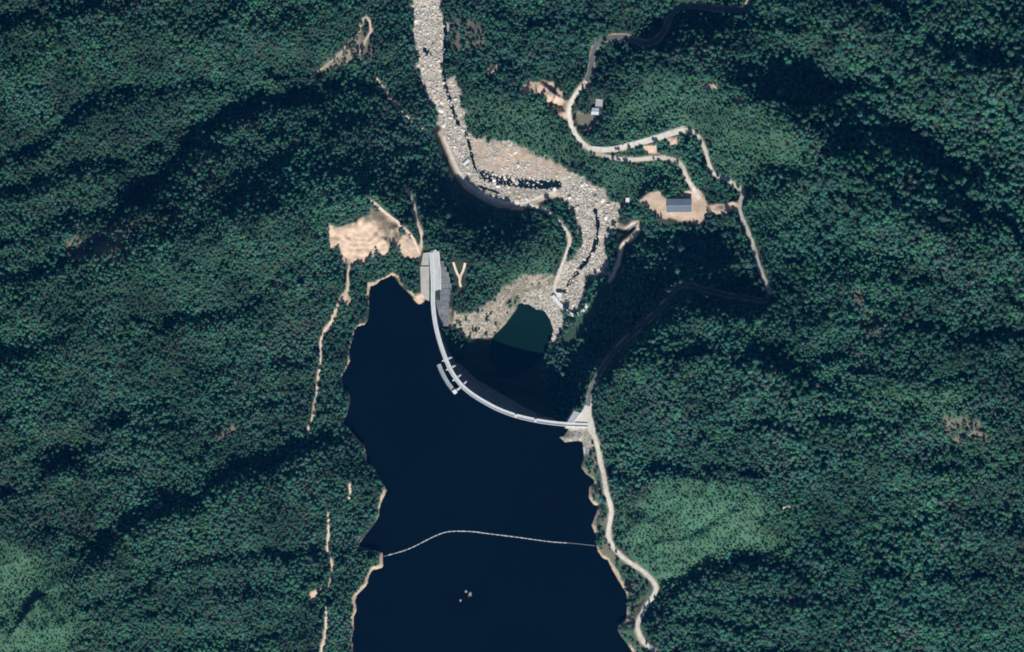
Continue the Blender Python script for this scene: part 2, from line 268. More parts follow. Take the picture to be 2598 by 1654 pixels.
dirt = np.maximum(dirt, .75*(1-smooth((D_road-.2+fbm(8, 120)*1.2)/1.6)))
rock = 1-smooth((sdf(riv, jx, jy, 30)+1.5+fbm(11, 420, 2)*4)/4)
rock = np.maximum(rock, .8*(1-smooth((sdf(xy(ROCKE), jx, jy, 20))/3)))
BARP = PL('1194,350 1230,352 1330,385 1420,420 1440,440 1420,456 1300,448 1220,430 1200,390'); FANP = PL('1212,472 1250,480 1400,474 1375,495 1290,505 1230,492')
bar = 1-smooth((sdf(xy(BARP), jx, jy, 20)+2)/5); fan = 1-smooth((sdf(xy(FANP), jx, jy, 20)+1)/4)
rim = (1-smooth((pdist(xy(PL('1118,338 1137,385 1158,436 1183,473 1224,500 1265,519 1324,524 1360,512 1394,494 1425,505')), GX, GY, limit=20)[0]-2.5)/2))
rockw = 1-smooth((sdf(xy(ROCKW), jx, jy, 30)+.5)/5)
conc = 1-smooth(sdf(xy(ABUT), GX, GY, 20)/2)
strip = (1-smooth((D_shore-1.9-fbm(16, 130)*2.8)/1.3))*outside*(up > .2)
strip *= smooth((vnoise(34, 135)+.6)/.5)
grass = np.zeros(Z.shape)
for gk, s in enumerate(GRASS): grass = np.maximum(grass, (1 if gk == 10 else (.8 if gk == 3 else .7) if gk in (3, 4) else .5)*( 1-smooth((sdf(xy(PL(s)), GX+fbm(40, 140)*12, GY+fbm(40, 150)*12, 60)+10)/22)))
brown = np.zeros(Z.shape)
for s in BROWN: brown = np.maximum(brown, 1-smooth((sdf(xy(PL(s)), GX+fbm(30, 160)*8, GY+fbm(30, 170)*8, 60)+4)/14))
field = 1-smooth(sdf(xy(FIELD), jx, jy, 20)/2)
banke = 1-smooth(sdf(xy(BANKE), jx, jy, 20)/4)
dirt = np.clip(np.maximum.reduce([dirt, strip*.85, rim*.8, bar*.62*smooth(fbm(16, 210)+.9)]), 0, 1); rockw *= (D_riv > -4)

# ---------------------------------------------------------------- materials
def mat(name, base, rough=.9, spec=.2):
    m = bpy.data.materials.new(name); m.use_nodes = True; b = m.node_tree.nodes['Principled BSDF']
    b.inputs['Base Color'].default_value = (*base, 1); b.inputs['Roughness'].default_value = rough
    b.inputs['Specular IOR Level'].default_value = spec; return m
def N(nt, t, **k):
    n = nt.nodes.new(t)
    for a, b in k.items(): setattr(n, a, b)
    return n
def mixc(nt, fac, a, b, blend='MIX'):
    n = N(nt, 'ShaderNodeMix', data_type='RGBA', blend_type=blend)
    for s, v in ((0, fac), (6, a), (7, b)):
        if isinstance(v, (float, int)): n.inputs[s].default_value = v
        elif isinstance(v, tuple): n.inputs[s].default_value = (*v, 1)
        else: nt.links.new(v, n.inputs[s])
    return n.outputs[2]
def noise(nt, scale, detail=4, rough=.6, dist=0):
    tc = N(nt, 'ShaderNodeNewGeometry'); n = N(nt, 'ShaderNodeTexNoise'); n.inputs['Scale'].default_value = scale
    n.inputs['Detail'].default_value = detail; n.inputs['Roughness'].default_value = rough; n.inputs['Distortion'].default_value = dist
    nt.links.new(tc.outputs['Position'], n.inputs['Vector']); return n.outputs['Fac']
def ramp(nt, fac, a, b):
    n = N(nt, 'ShaderNodeMapRange'); nt.links.new(fac, n.inputs[0]); n.inputs[1].default_value = a; n.inputs[2].default_value = b; return n.outputs[0]
def noisy(name, c1, c2, scale=.25, rough=.9, lo=.35, hi=.65, bump=0, spec=.2):
    m = mat(name, c1, rough, spec); nt = m.node_tree; b = nt.nodes['Principled BSDF']
    f = ramp(nt, noise(nt, scale), lo, hi); nt.links.new(mixc(nt, f, c1, c2), b.inputs['Base Color'])
    if bump:
        bp = N(nt, 'ShaderNodeBump'); bp.inputs['Distance'].default_value = bump
        nt.links.new(noise(nt, scale*3), bp.inputs['Height']); nt.links.new(bp.outputs[0], b.inputs['Normal'])
    return m
M = {}
g = mat('earth', (.03, .04, .03), .95, .1); nt = g.node_tree; b = nt.nodes['Principled BSDF']
at = N(nt, 'ShaderNodeAttribute', attribute_name='cover'); sp = N(nt, 'ShaderNodeSeparateColor'); nt.links.new(at.outputs['Color'], sp.inputs[0])
at2 = N(nt, 'ShaderNodeAttribute', attribute_name='cover2'); sp2 = N(nt, 'ShaderNodeSeparateColor'); nt.links.new(at2.outputs['Color'], sp2.inputs[0])
n1 = noise(nt, .12, 6, .65); n2 = noise(nt, .5, 5, .7); n3 = noise(nt, .035, 4)
floor_c = mixc(nt, ramp(nt, n2, .35, .65), (.022, .04, .028), (.045, .055, .038))
grass_c = mixc(nt, ramp(nt, n2, .38, .62), (.04, .13, .08), (.085, .19, .12))
grass_c = mixc(nt, ramp(nt, n3, .45, .75), grass_c, (.08, .13, .08))
dirt_c = mixc(nt, ramp(nt, n1, .38, .62), (.60, .45, .34), (.40, .31, .235))
dirt_c = mixc(nt, ramp(nt, n2, .55, .75), dirt_c, (.24, .235, .19))
rock_c = mixc(nt, ramp(nt, n2, .42, .58), (.12, .12, .115), (.62, .57, .49))
rock_c = mixc(nt, ramp(nt, n1, .52, .7), rock_c, (.34, .30, .24))
c = mixc(nt, sp.outputs[2], floor_c, grass_c)
c = mixc(nt, sp2.outputs[1], c, (.15, .14, .11))
clay_c = mixc(nt, ramp(nt, noise(nt, .22, 7, .75, 1.5), .42, .56), (.085, .085, .07), (.37, .325, .265)); clay_c = mixc(nt, ramp(nt, n1, .55, .68), clay_c, (.09, .13, .08))
c = mixc(nt, sp.outputs[1], c, rock_c); c = mixc(nt, sp2.outputs[2], c, clay_c); c = mixc(nt, sp.outputs[0], c, dirt_c); c = mixc(nt, sp2.outputs[0], c, (.56, .54, .49))
nt.links.new(c, b.inputs['Base Color'])
bp = N(nt, 'ShaderNodeBump'); bp.inputs['Distance'].default_value = .8; bp.inputs['Strength'].default_value = .7; nt.links.new(n2, bp.inputs['Height']); nt.links.new(bp.outputs[0], b.inputs['Normal'])
M['earth'] = g
M['concrete'] = noisy('concrete', (.46, .48, .48), (.38, .40, .41), .15)
M['deck'] = noisy('crest_deck', (.38, .42, .44), (.46, .49, .5), .1)
M['old_concrete'] = noisy('weathered_concrete', (.33, .33, .32), (.43, .41, .38), .12, bump=.3)
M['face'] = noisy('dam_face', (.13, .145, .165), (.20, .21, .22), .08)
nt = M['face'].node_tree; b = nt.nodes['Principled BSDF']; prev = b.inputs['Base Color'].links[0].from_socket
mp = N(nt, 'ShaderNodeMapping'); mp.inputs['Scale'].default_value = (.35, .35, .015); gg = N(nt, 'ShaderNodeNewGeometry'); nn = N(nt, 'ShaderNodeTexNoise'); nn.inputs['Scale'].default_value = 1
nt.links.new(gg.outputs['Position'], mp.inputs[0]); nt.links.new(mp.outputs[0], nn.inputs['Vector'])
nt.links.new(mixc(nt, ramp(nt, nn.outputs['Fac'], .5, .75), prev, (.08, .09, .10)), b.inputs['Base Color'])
M['white'] = noisy('white_paint', (.66, .67, .67), (.56, .57, .57), .3)
M['shaded_road'] = noisy('shaded_road', (.075, .09, .10), (.11, .125, .13), .2)  # road colour darkened to carry the shade over these stretches
M['pale_road'] = noisy('pale_road', (.62, .59, .53), (.46, .44, .39), .2)
M['track'] = noisy('dirt_track', (.62, .52, .42), (.46, .39, .31), .15)
M['steel_roof'] = noisy('blue_grey_roof', (.10, .135, .185), (.12, .16, .21), .1, .7)
M['grey_roof'] = noisy('grey_roof', (.30, .32, .34), (.36, .37, .38), .2)
M['pale_roof'] = noisy('pale_blue_roof', (.38, .45, .52), (.45, .5, .55), .2, .5)
M['rack'] = noisy('rack_steel', (.20, .24, .28), (.28, .32, .35), .3, .5)
M['glass'] = mat('window_glass', (.03, .04, .05), .1, .5)
M['wood'] = mat('bark', (.09, .07, .05))
M['float'] = noisy('float_plastic', (.62, .66, .66), (.5, .55, .55), .4, .5)
M['bush'] = noisy('brush', (.04, .1, .05), (.09, .12, .06), .8)
def water(name, c, rough=.12, wave=.35):
    m = mat(name, c, rough, .3); m.node_tree.nodes['Principled BSDF'].inputs['IOR'].default_value = 1.33
    nt = m.node_tree; bp = N(nt, 'ShaderNodeBump'); bp.inputs['Distance'].default_value = .25; bp.inputs['Strength'].default_value = wave
    nt.links.new(noise(nt, .35, 5, .6), bp.inputs['Height']); nt.links.new(bp.outputs[0], nt.nodes['Principled BSDF'].inputs['Normal'])
    b = nt.nodes['Principled BSDF']; f = ramp(nt, noise(nt, .012, 4), .4, .65)
    nt.links.new(mixc(nt, f, c, tuple(q*.75 for q in c)), b.inputs['Base Color']); return m
M['lake'] = water('deep_water', (.0001, .0028, .0065), .3)
M['pool'] = water('green_water', (.002, .0155, .013), .3)
M['stream'] = water('stream_water', (.004, .014, .02), .2)
def leafmat(name, src):
    m = mat(name, (.03, .08, .06), .75, .15); nt = m.node_tree; b = nt.nodes['Principled BSDF']
    if src == 'INST': a = N(nt, 'ShaderNodeAttribute', attribute_name='tint', attribute_type='INSTANCER').outputs['Color']
    else: a = N(nt, 'ShaderNodeObjectInfo').outputs['Color']
    f = ramp(nt, noise(nt, .6, 3), .35, .65)
    nt.links.new(mixc(nt, f, a, mixc(nt, 1.0, a, (.72, .78, .8), 'MULTIPLY')), b.inputs['Base Color'])
    return m
M['leaf_i'] = leafmat('forest_foliage', 'INST'); M['leaf_o'] = leafmat('tree_foliage', 'OBJ')
def rockmat():
    m = mat('boulder_rock', (.5, .47, .42), .9); nt = m.node_tree; b = nt.nodes['Principled BSDF']
    a = N(nt, 'ShaderNodeAttribute', attribute_name='tint', attribute_type='INSTANCER').outputs['Color']
    f = ramp(nt, noise(nt, .9, 4), .4, .7); nt.links.new(mixc(nt, f, a, mixc(nt, 1.0, a, (.8, .8, .78), 'MULTIPLY')), b.inputs['Base Color']); return m
M['rock_i'] = rockmat(); M['rock'] = noisy('pale_boulder', (.62, .60, .56), (.5, .48, .44), .8, bump=.2)

# ---------------------------------------------------------------- object helpers
def meta(o, label=None, cat=None, group=None, kind=None):
    if label: o['label'] = label
    if cat: o['category'] = cat
    if group: o['group'] = group
    if kind: o['kind'] = kind
    return o
def mesh_obj(name, v, f, m=None, parent=None, smooth_=False):
    me = bpy.data.meshes.new(name); me.from_pydata([tuple(map(float, p)) for p in v], [], f); me.update()
    if m: me.materials.append(m)
    if smooth_: me.polygons.foreach_set('use_smooth', [True]*len(me.polygons))
    o = bpy.data.objects.new(name, me); COL.objects.link(o); o.parent = parent; return o
def thing(name, loc, label, cat, group=None, rz_=0):
    o = bpy.data.objects.new(name, None); o.empty_display_size = 2; COL.objects.link(o); o.location = loc; o.rotation_euler = (0, 0, rz_)
    return meta(o, label, cat, group)
class MB:
    def __init__(s): s.v = []; s.f = []
    def add(s, v, f):
        n = len(s.v); s.v += [tuple(p) for p in v]; s.f += [tuple(n+i for i in q) for q in f]; return s
    def box(s, x0, x1, y0, y1, z0, z1, rot=0, c=(0, 0)):
        ca, sa = math.cos(rot), math.sin(rot)
        v = [(c[0]+x*ca-y*sa, c[1]+x*sa+y*ca, z) for z in (z0, z1) for x, y in ((x0, y0), (x1, y0), (x1, y1), (x0, y1))]
        return s.add(v, [(3, 2, 1, 0), (4, 5, 6, 7), (0, 1, 5, 4), (1, 2, 6, 5), (2, 3, 7, 6), (3, 0, 4, 7)])
    def prism(s, poly, z0, z1):
        n = len(poly); a = sum(poly[i][0]*poly[(i+1) % n][1]-poly[(i+1) % n][0]*poly[i][1] for i in range(n))
        if a < 0: poly = poly[::-1]
        v = [(x, y, z0) for x, y in poly]+[(x, y, z1) for x, y in poly]
        return s.add(v, [tuple(range(n-1, -1, -1)), tuple(range(n, 2*n))]+[(i, (i+1) % n, n+(i+1) % n, n+i) for i in range(n)])
    def cyl(s, x, y, z0, z1, r0, r1, n=8):
        v = [(x+r*math.cos(6.2832*k/n), y+r*math.sin(6.2832*k/n), z) for z, r in ((z0, r0), (z1, r1)) for k in range(n)]
        return s.add(v, [tuple(range(n-1, -1, -1)), tuple(range(n, 2*n))]+[(k, (k+1) % n, n+(k+1) % n, n+k) for k in range(n)])
    def make(s, name, m, parent=None): return mesh_obj(name, s.v, s.f, m, parent)
def normals2(c):
    t = np.gradient(c, axis=0); t /= np.linalg.norm(t, axis=1)[:, None]+1e-9; return np.stack([-t[:, 1], t[:, 0]], 1)

# ---------------------------------------------------------------- ground sheet
me = bpy.data.meshes.new('ground'); nv = NX*NY
me.vertices.add(nv); me.vertices.foreach_set('co', np.stack([GX, GY, Z], -1).astype(np.float32).ravel())
idx = np.arange(nv).reshape(NY, NX)
q = np.stack([idx[:-1, :-1], idx[:-1, 1:], idx[1:, 1:], idx[1:, :-1]], -1).reshape(-1, 4)
me.loops.add(q.size); me.loops.foreach_set('vertex_index', q.ravel().astype(np.int32))
me.polygons.add(len(q)); me.polygons.foreach_set('loop_start', np.arange(0, q.size, 4, dtype=np.int32))
me.update(calc_edges=True)
me.polygons.foreach_set('use_smooth', np.ones(len(q), bool))
for nm, chans in (('cover', (dirt, rock, np.clip(np.maximum(grass, banke*.45), 0, 1))), ('cover2', (conc, np.clip(np.maximum.reduce([brown*.9, field, banke*.85*smooth(fbm(14, 200)+.55)]), 0, 1), np.clip(rockw+fan*.35, 0, 1)))):
    ca = me.color_attributes.new(nm, 'FLOAT_COLOR', 'POINT'); arr = np.ones((nv, 4), np.float32)
    for k, ch in enumerate(chans): arr[:, k] = ch.ravel()
    ca.data.foreach_set('color', arr.ravel())
me.materials.append(M['earth'])
go = bpy.data.objects.new('ground', me); COL.objects.link(go); meta(go, kind='structure')

def sheet(name, poly, z, m, grow=0):
    c = chaikin(poly, 1, True)
    if grow:
        d = np.roll(c, -1, 0)-np.roll(c, 1, 0); d /= np.linalg.norm(d, axis=1)[:, None]; n = np.stack([d[:, 1], -d[:, 0]], 1)
        ar = (c[:, 0]*np.roll(c[:, 1], -1)-np.roll(c[:, 0], -1)*c[:, 1]).sum(); c = c+n*grow*(1 if ar > 0 else -1)
    bm = bmesh.new(); vs = [bm.verts.new((x, y, z)) for x, y in c]; f = bm.faces.new(vs)
    if f.normal.z < 0: f.normal_flip()
    bmesh.ops.triangulate(bm, faces=[f]); m_ = bpy.data.meshes.new(name); bm.normal_update(); bm.to_mesh(m_); bm.free(); m_.materials.append(m)
    for p in m_.polygons:
        if p.normal.z < 0: p.flip()
    o = bpy.data.objects.new(name, m_); COL.objects.link(o); return meta(o, kind='structure')
# the reservoir sheet reaches a little under its banks; on the dam side it stops at the wall
cr_in = [(x, y) for x, y in CREST[3:-1]]
def grow_line(pts, dx): return [(x+dx, y) for x, y in pts]
sheet('reservoir_water', xy(grow_line(SHORE_W[::-1], -9)+cr_in+grow_line(SHORE_E, 9)), 64.0, M['lake'])
sheet('plunge_pool_water', pool, -.4, M['pool'], grow=3)
# narrow streams between the boulders
STREAMS = [('1128,30 1130,100 1125,180 1128,215 1140,250 1150,285 1165,320', 3.0), ('1178,330 1186,352 1195,385 1202,420 1215,440', 2.4), ('1215,440 1250,455 1290,462 1340,468 1380,470 1425,470', 7.5),
           ('1212,472 1250,484 1268,492', 1.8), ('1515,600 1505,640 1480,670 1450,710 1425,745', 3.4), ('1505,520 1518,560 1515,600', 3.0), ('1075,120 1080,135 1095,138', 4)]
for s, wd in STREAMS:
    c = resample(chaikin(xy(PL(s)), 2), 2.5); n = normals2(c); ph = np.arange(len(c))
    w = wd*(.75+.45*np.sin(ph*.9+c[:, 0])*np.sin(ph*.37)); w[[0, -1]] *= .2
    z = np.minimum.accumulate(hz(c[:, 0], c[:, 1])[::1])*0+hz(c[:, 0], c[:, 1])+.45
    v = [(*(p+a*ww), zz) for p, a, ww, zz in zip(c, n, w, z)]+[(*(p-a*ww*.9), zz) for p, a, ww, zz in zip(c, n, w, z)]
    k = len(c); meta(mesh_obj('stream_water', v, [(i+1, i, k+i, k+i+1) for i in range(k-1)], M['stream']), kind='structure')

# ---------------------------------------------------------------- roads: thin slabs with a kerb edge on the downhill side
for nm, lab, wd, c, z in road_lines:
    n = normals2(c); ph = np.arange(len(c)); jit = (.22 if nm == 'path' else .06)
    wl = wd/2*(1+jit*np.sin(ph*1.3+c[:, 0]*.2)); wr = wd/2*(1+jit*np.cos(ph*1.1+c[:, 1]*.2)); k = len(c)
    zz = z+.12
    v = [(*(p+a*w_), q_) for p, a, w_, q_ in zip(c, n, wl, zz)]+[(*(p-a*w_), q_) for p, a, w_, q_ in zip(c, n, wr, zz)]
    v += [(x, y, q_-1.2) for x, y, q_ in v]
    f = [(i+1, i, k+i, k+i+1) for i in range(k-1)]+[(i, i+1, 2*k+i+1, 2*k+i) for i in range(k-1)]+[(k+i+1, k+i, 3*k+i, 3*k+i+1) for i in range(k-1)]
    mm = M['track'] if nm == 'path' else (M['shaded_road'] if 'shaded' in lab else M['pale_road'])  # roads in shade get the colour with the shade painted in
    o = mesh_obj('dirt_path' if nm == 'path' else 'road', v, f, mm); meta(o, kind='structure')

# ---------------------------------------------------------------- arch dam
crest = resample(chaikin(xy(CREST), 2), 3.0); cn = -normals2(crest)      # normal away from the reservoir? fixed below
mid = len(crest)//2; pc = np.array(P(1290, 900))
if (pc-crest[mid])@cn[mid] < 0: cn = -cn
ZC = 70.0
dam = thing('arch_dam', (*crest[mid], 0), 'curved white concrete arch dam holding back the dark reservoir', 'dam')
L = len(crest)
def loc3(p): return (p[0]-crest[mid][0], p[1]-crest[mid][1], p[2])
fr = np.linspace(0, 1, L); thick = 5+15*np.sin(np.pi*np.clip((fr-.12)/.86, 0, 1))**.7      # downstream batter at the toe
rows = []
for zt, tt in ((ZC-.9, 0), (ZC-6, .03), (50, .22), (32, .5), (14, .8), (-8, 1)):
    rows.append([loc3((*(p+a*(2.0+th*tt)), zt)) for p, a, th in zip(crest, cn, thick)])
ups = [[loc3((*(p-a*2.0), zt)) for p, a in zip(crest, cn)] for zt in (ZC-.9, 30, 4)]
v = sum(rows, [])+sum(ups, []); f = []
R = len(rows)
for r in range(R-1):
    f += [(r*L+i, r*L+i+1, (r+1)*L+i+1, (r+1)*L+i) for i in range(L-1)]
o0 = R*L
for r in range(2): f += [(o0+r*L+i+1, o0+r*L+i, o0+(r+1)*L+i, o0+(r+1)*L+i+1) for i in range(L-1)]
for e in (0, L-1): f.append((e, o0+e, o0+L+e, o0+2*L+e)+tuple(r*L+e for r in range(R-1, 0, -1)))
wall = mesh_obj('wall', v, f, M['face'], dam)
def strip_on(name, m, a0, a1, z0, z1, lo=0, hi=None, parent=dam, base=crest, nrm=cn):
    hi = hi or len(base); B = base[lo:hi]; Nn = nrm[lo:hi]; k = len(B)
    v = [loc3((*(p+a*o), z)) for o, z in ((a0, z0), (a1, z0), (a1, z1), (a0, z1)) for p, a in zip(B, Nn)]
    f = []
    for r in range(4):
        s = (r+1) % 4; f += [(r*k+i, r*k+i+1, s*k+i+1, s*k+i) for i in range(k-1)]
    f += [(0, k, 2*k, 3*k), (3*k+k-1, 2*k+k-1, k+k-1, k-1)]
    return mesh_obj(name, v, f, m, parent)
strip_on('crest_road', M['deck'], -2.3, 2.3, ZC-.88, ZC)
strip_on('parapet', M['white'], -2.6, -1.85, ZC-.87, ZC+1.1); strip_on('parapet', M['white'], 1.85, 2.6, ZC-.87, ZC+1.1)
# left thrust block with its stepped downstream buttress
def W2(x, y): return P(x, y)
tb = MB(); tb.prism([P(1066, 676), P(1089, 676), P(1089, 764), P(1080, 760), P(1068, 742)], 40, 67.2); o = tb.make('thrust_block', M['old_concrete'], dam); o.location = (-crest[mid][0], -crest[mid][1], 0)
tb = MB(); tb.prism([P(1074, 642), P(1088, 640), P(1088, 673), P(1068, 673)], 45, 68.4); o = tb.make('abutment_slab', M['old_concrete'], dam); o.location = (-crest[mid][0], -crest[mid][1], 0)
tb = MB(); tb.prism([P(1091, 637), P(1106, 633), P(1114, 642), P(1116, 690), P(1117, 734), P(1104, 738), P(1100, 700)], 45, 68.9); o = tb.make('access_deck', M['concrete'], dam); o.location = (-crest[mid][0], -crest[mid][1], 0)
tb = MB(); tb.prism([P(1112, 637), P(1114, 637), P(1119, 690), P(1119, 735), P(1117, 735), P(1117, 690)], 50, 70); o = tb.make('deck_wall', M['white'], dam); o.location = (-crest[mid][0], -crest[mid][1], 0)
for k, (y0, y1, x0, x1, zt) in enumerate([(662, 676, 1119, 1127, 63), (676, 690, 1119, 1133, 62), (690, 703, 1119, 1139, 60), (703, 719, 1119, 1142, 58), (719, 733, 1119, 1146, 56.5),
        (733, 748, 1108, 1143, 57.5), (748, 766, 1106, 1141, 55), (766, 784, 1107, 1139, 52.5), (784, 803, 1109, 1139, 50), (803, 828, 1113, 1139, 47)]):
    tb = MB(); X0, Y1 = P(x0, y0); X1, Y0 = P(x1, y1)
    w3 = (X1-X0)/3
    for q_ in range(3): tb.box(X0+q_*w3, X0+(q_+1)*w3-.02*q_, Y0+.25, Y1, 5, zt-q_*1.6)
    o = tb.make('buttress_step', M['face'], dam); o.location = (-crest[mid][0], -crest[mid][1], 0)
# spillway piers
for px, py in ((1138, 911), (1148, 933), (1161, 956), (1177, 975)):
    p = np.array(P(px, py)); k = int(np.argmin(((crest-p)**2).sum(1))); c0 = crest[k]; a = cn[k]; t = np.array((-a[1], a[0]))
    tb = MB(); poly = [c0+a*2.62-t*1.5, c0+a*2.62+t*1.5, c0+a*8.5+t*.5, c0+a*8.5-t*.5]
    tb.prism([tuple(x) for x in poly], 52, ZC-.3); poly2 = [c0-a*2.62-t*1.2, c0-a*2.62+t*1.2, c0-a*5.4+t*.6, c0-a*5.4-t*.6]; tb.prism([tuple(x) for x in poly2], 56, ZC-.6)
    o = tb.make('spillway_pier', M['concrete'], dam); o.location = (-crest[mid][0], -crest[mid][1], 0)
# bright survey pillars on the crest
for px, py in ((1309, 1055), (1359, 1067)):
    tb = MB(); x, y = P(px, py); tb.box(x-1, x+1, y-1, y+1, ZC+.01, ZC+2.2); tb.box(x-1.4, x+1.4, y-1.4, y+1.4, ZC+2.2, ZC+2.5)
    o = tb.make('crest_cabinet', M['white'], dam); o.location = (-crest[mid][0], -crest[mid][1], 0)
# intake tower upstream
IC = resample(chaikin(xy(PL('1113,924 1120,942 1130,962 1142,980 1154,994')), 2), 2.5); inr = normals2(IC)
it = thing('intake_tower', (*IC[len(IC)//2], 60), 'long narrow grey intake structure standing in the lake beside the dam', 'intake')
def ipart(name, m, a0, a1, z0, z1, lo=0, hi=None):
    hi = hi or len(IC); B = IC[lo:hi]; Q = inr[lo:hi]; k = len(B); c0 = IC[len(IC)//2]
    v = [(*(p+a*o-c0), z-60) for o, z in ((a0, z0), (a1, z0), (a1, z1), (a0, z1)) for p, a in zip(B, Q)]; f = []
    for r in range(4):
        s = (r+1) % 4; f += [(r*k+i, r*k+i+1, s*k+i+1, s*k+i) for i in range(k-1)]
    f += [(0, k, 2*k, 3*k), (4*k-1, 3*k-1, 2*k-1, k-1)]
    return mesh_obj(name, v, f, m, it)
ipart('deck', M['rack'], -2.6, 2.6, 62, 66.6); ipart('rail', M['grey_roof'], 2.35, 2.62, 66.62, 67.3); ipart('rail', M['grey_roof'], -2.62, -2.35, 66.62, 67.3)
c0 = IC[len(IC)//2]; tb = MB(); e = IC[-1]; tgt = np.array(P(1167, 984)); dd = tgt-e; Ln = np.linalg.norm(dd); an = math.atan2(dd[1], dd[0])
tb.box(0, Ln, -1.3, 1.3, 7.2, 8.4, an, tuple(e-c0)); tb.make('foot_bridge', M['concrete'], it)
tb = MB(); tb.box(-2.4, 2.4, -2.6, 2.6, 6.62, 9.6, an, tuple(e-c0-0*dd)); hh = tb.make('gate_house', M['white'], it)
tb = MB(); tb.box(-1.0, 1.0, 2.62, 2.72, 7.2, 9, an, tuple(e-c0)); mesh_obj('door', tb.v, tb.f, M['glass'], hh)

# ---------------------------------------------------------------- buildings
def building(name, pts, z0, h, wallm, roofm, label, cat, roof_kind='flat', over=.6, nwin=5):
    p = xy(pts); c = p.mean(0); q = p-c
    t = thing(name, (*c, z0), label, cat)
    ar = sum(q[i][0]*q[(i+1) % len(q)][1]-q[(i+1) % len(q)][0]*q[i][1] for i in range(len(q)))
    if ar < 0: q = q[::-1]
    wl = MB().prism([tuple(x) for x in q], -4, h).make('wall', wallm, t)
    s = 1+over/np.abs(q).max(); Q = q*s
    if roof_kind == 'gable':
        mb = MB(); a, b, c_, d = [np.array(x) for x in Q]
        if np.linalg.norm(b-a) < np.linalg.norm(c_-b): a, b, c_, d = b, c_, d, a
        r0, r1 = (a+d)/2, (b+c_)/2; rh = h+np.linalg.norm(d-a)*.12
        vv = [(*a, h+.01), (*b, h+.01), (*c_, h+.01), (*d, h+.01), (*r0, rh), (*r1, rh)]
        mb.add(vv, [(0, 1, 5, 4), (2, 3, 4, 5), (3, 0, 4), (1, 2, 5), (3, 2, 1, 0)])
        rf = mb.make('roof', roofm, t)
        MB().add([(*(r0+(0, -.3)), rh-.05), (*(r1+(0, -.3)), rh-.05), (*(r1+(0, .3)), rh-.05), (*(r0+(0, .3)), rh-.05), (*r0, rh+.3), (*r1, rh+.3)], [(0, 1, 5, 4), (2, 3, 4, 5), (3, 0, 4), (1, 2, 5)]).make('ridge_cap', M['grey_roof'], rf)
    else:
        rf = MB().prism([tuple(x) for x in Q], h+.01, h+.5).make('roof', roofm, t)
        for i in range(len(Q)):
            a, b = Q[i]*.99, Q[(i+1) % len(Q)]*.99; dd = b-a; Ln = np.linalg.norm(dd); an = math.atan2(dd[1], dd[0])
            MB().box(.35, Ln-.02, 0, .34, h+.502, h+.95, an, tuple(a)).make('roof_edge', M['concrete'], rf)
    for i in range(len(q)):
        a, b = q[i], q[(i+1) % len(q)]; dd = b-a; Ln = np.linalg.norm(dd); an = math.atan2(dd[1], dd[0]); k = max(1, int(Ln/4.5))
        for w_ in range(k):
            m0 = Ln*(w_+.5)/k
            if i == 0 and w_ == 0: MB().box(m0-1, m0+1, -.12, .03, .05, 2.4, an, tuple(a)).make('door', M['rack'], t)
            else: MB().box(m0-.8, m0+.8, -.10, .03, 1.2, 2.6, an, tuple(a)).make('window', M['glass'], t)
    return t
building('powerhouse', PL('1692,538 1753,537 1754,505 1693,505'), 45, 6.5, M['concrete'], M['steel_roof'], 'building with a big blue grey roof on the bare dirt yard', 'building', 'gable')
cb = building('control_house', PL('1440,1071 1456,1044 1472,1048 1455,1070'), 69.6, 4, M['concrete'], M['grey_roof'], 'grey roofed control house at the right end of the dam', 'building')
x0_, y0_ = P(1476, 1048.5); x1_, y1_ = P(1454, 1072); an = math.atan2(y1_-y0_, x1_-x0_); ln = math.hypot(x1_-x0_, y1_-y0_); cc = cb.location
MB().box(0, ln, -.9, .9, 2.8, 3.4, an, (x0_-cc[0], y0_-cc[1])).make('sunlit_wall_strip', M['white'], cb)  # added flat strip, its white standing in for the sunlit wall
for q_ in (.1, .5, .9): MB().cyl(x0_-cc[0]+math.cos(an)*ln*q_, y0_-cc[1]+math.sin(an)*ln*q_, -1, 2.79, .2, .2).make('strip_post', M['concrete'], cb)  # posts added only to carry that strip
building('shed', PL('1500,290 1518,291 1519,275 1503,274'), float(hz(*P(1510, 283)))+.3, 3.2, M['concrete'], M['pale_roof'], 'small shed with a pale blue roof beside the brown field', 'shed', 'gable', .4)
building('hut', PL('1511,270 1528,271 1529,253 1512,251'), float(hz(*P(1520, 261)))+.3, 3, M['old_concrete'], M['grey_roof'], 'small grey roofed hut north of the pale blue shed', 'hut', 'flat', .3)
building('pump_house', PL('1413,756 1425,757 1426,744 1411,742'), float(hz(*P(1420, 750))), 3, M['white'], M['white'], 'tiny white pump house on the boulders above the weir', 'hut', 'flat', .2)
building('valve_house', PL('1587,513 1597,514 1597,502 1588,502'), float(hz(*P(1592, 508))), 3, M['white'], M['white'], 'small white hut at the east edge of the boulder bed', 'hut', 'flat', .2)

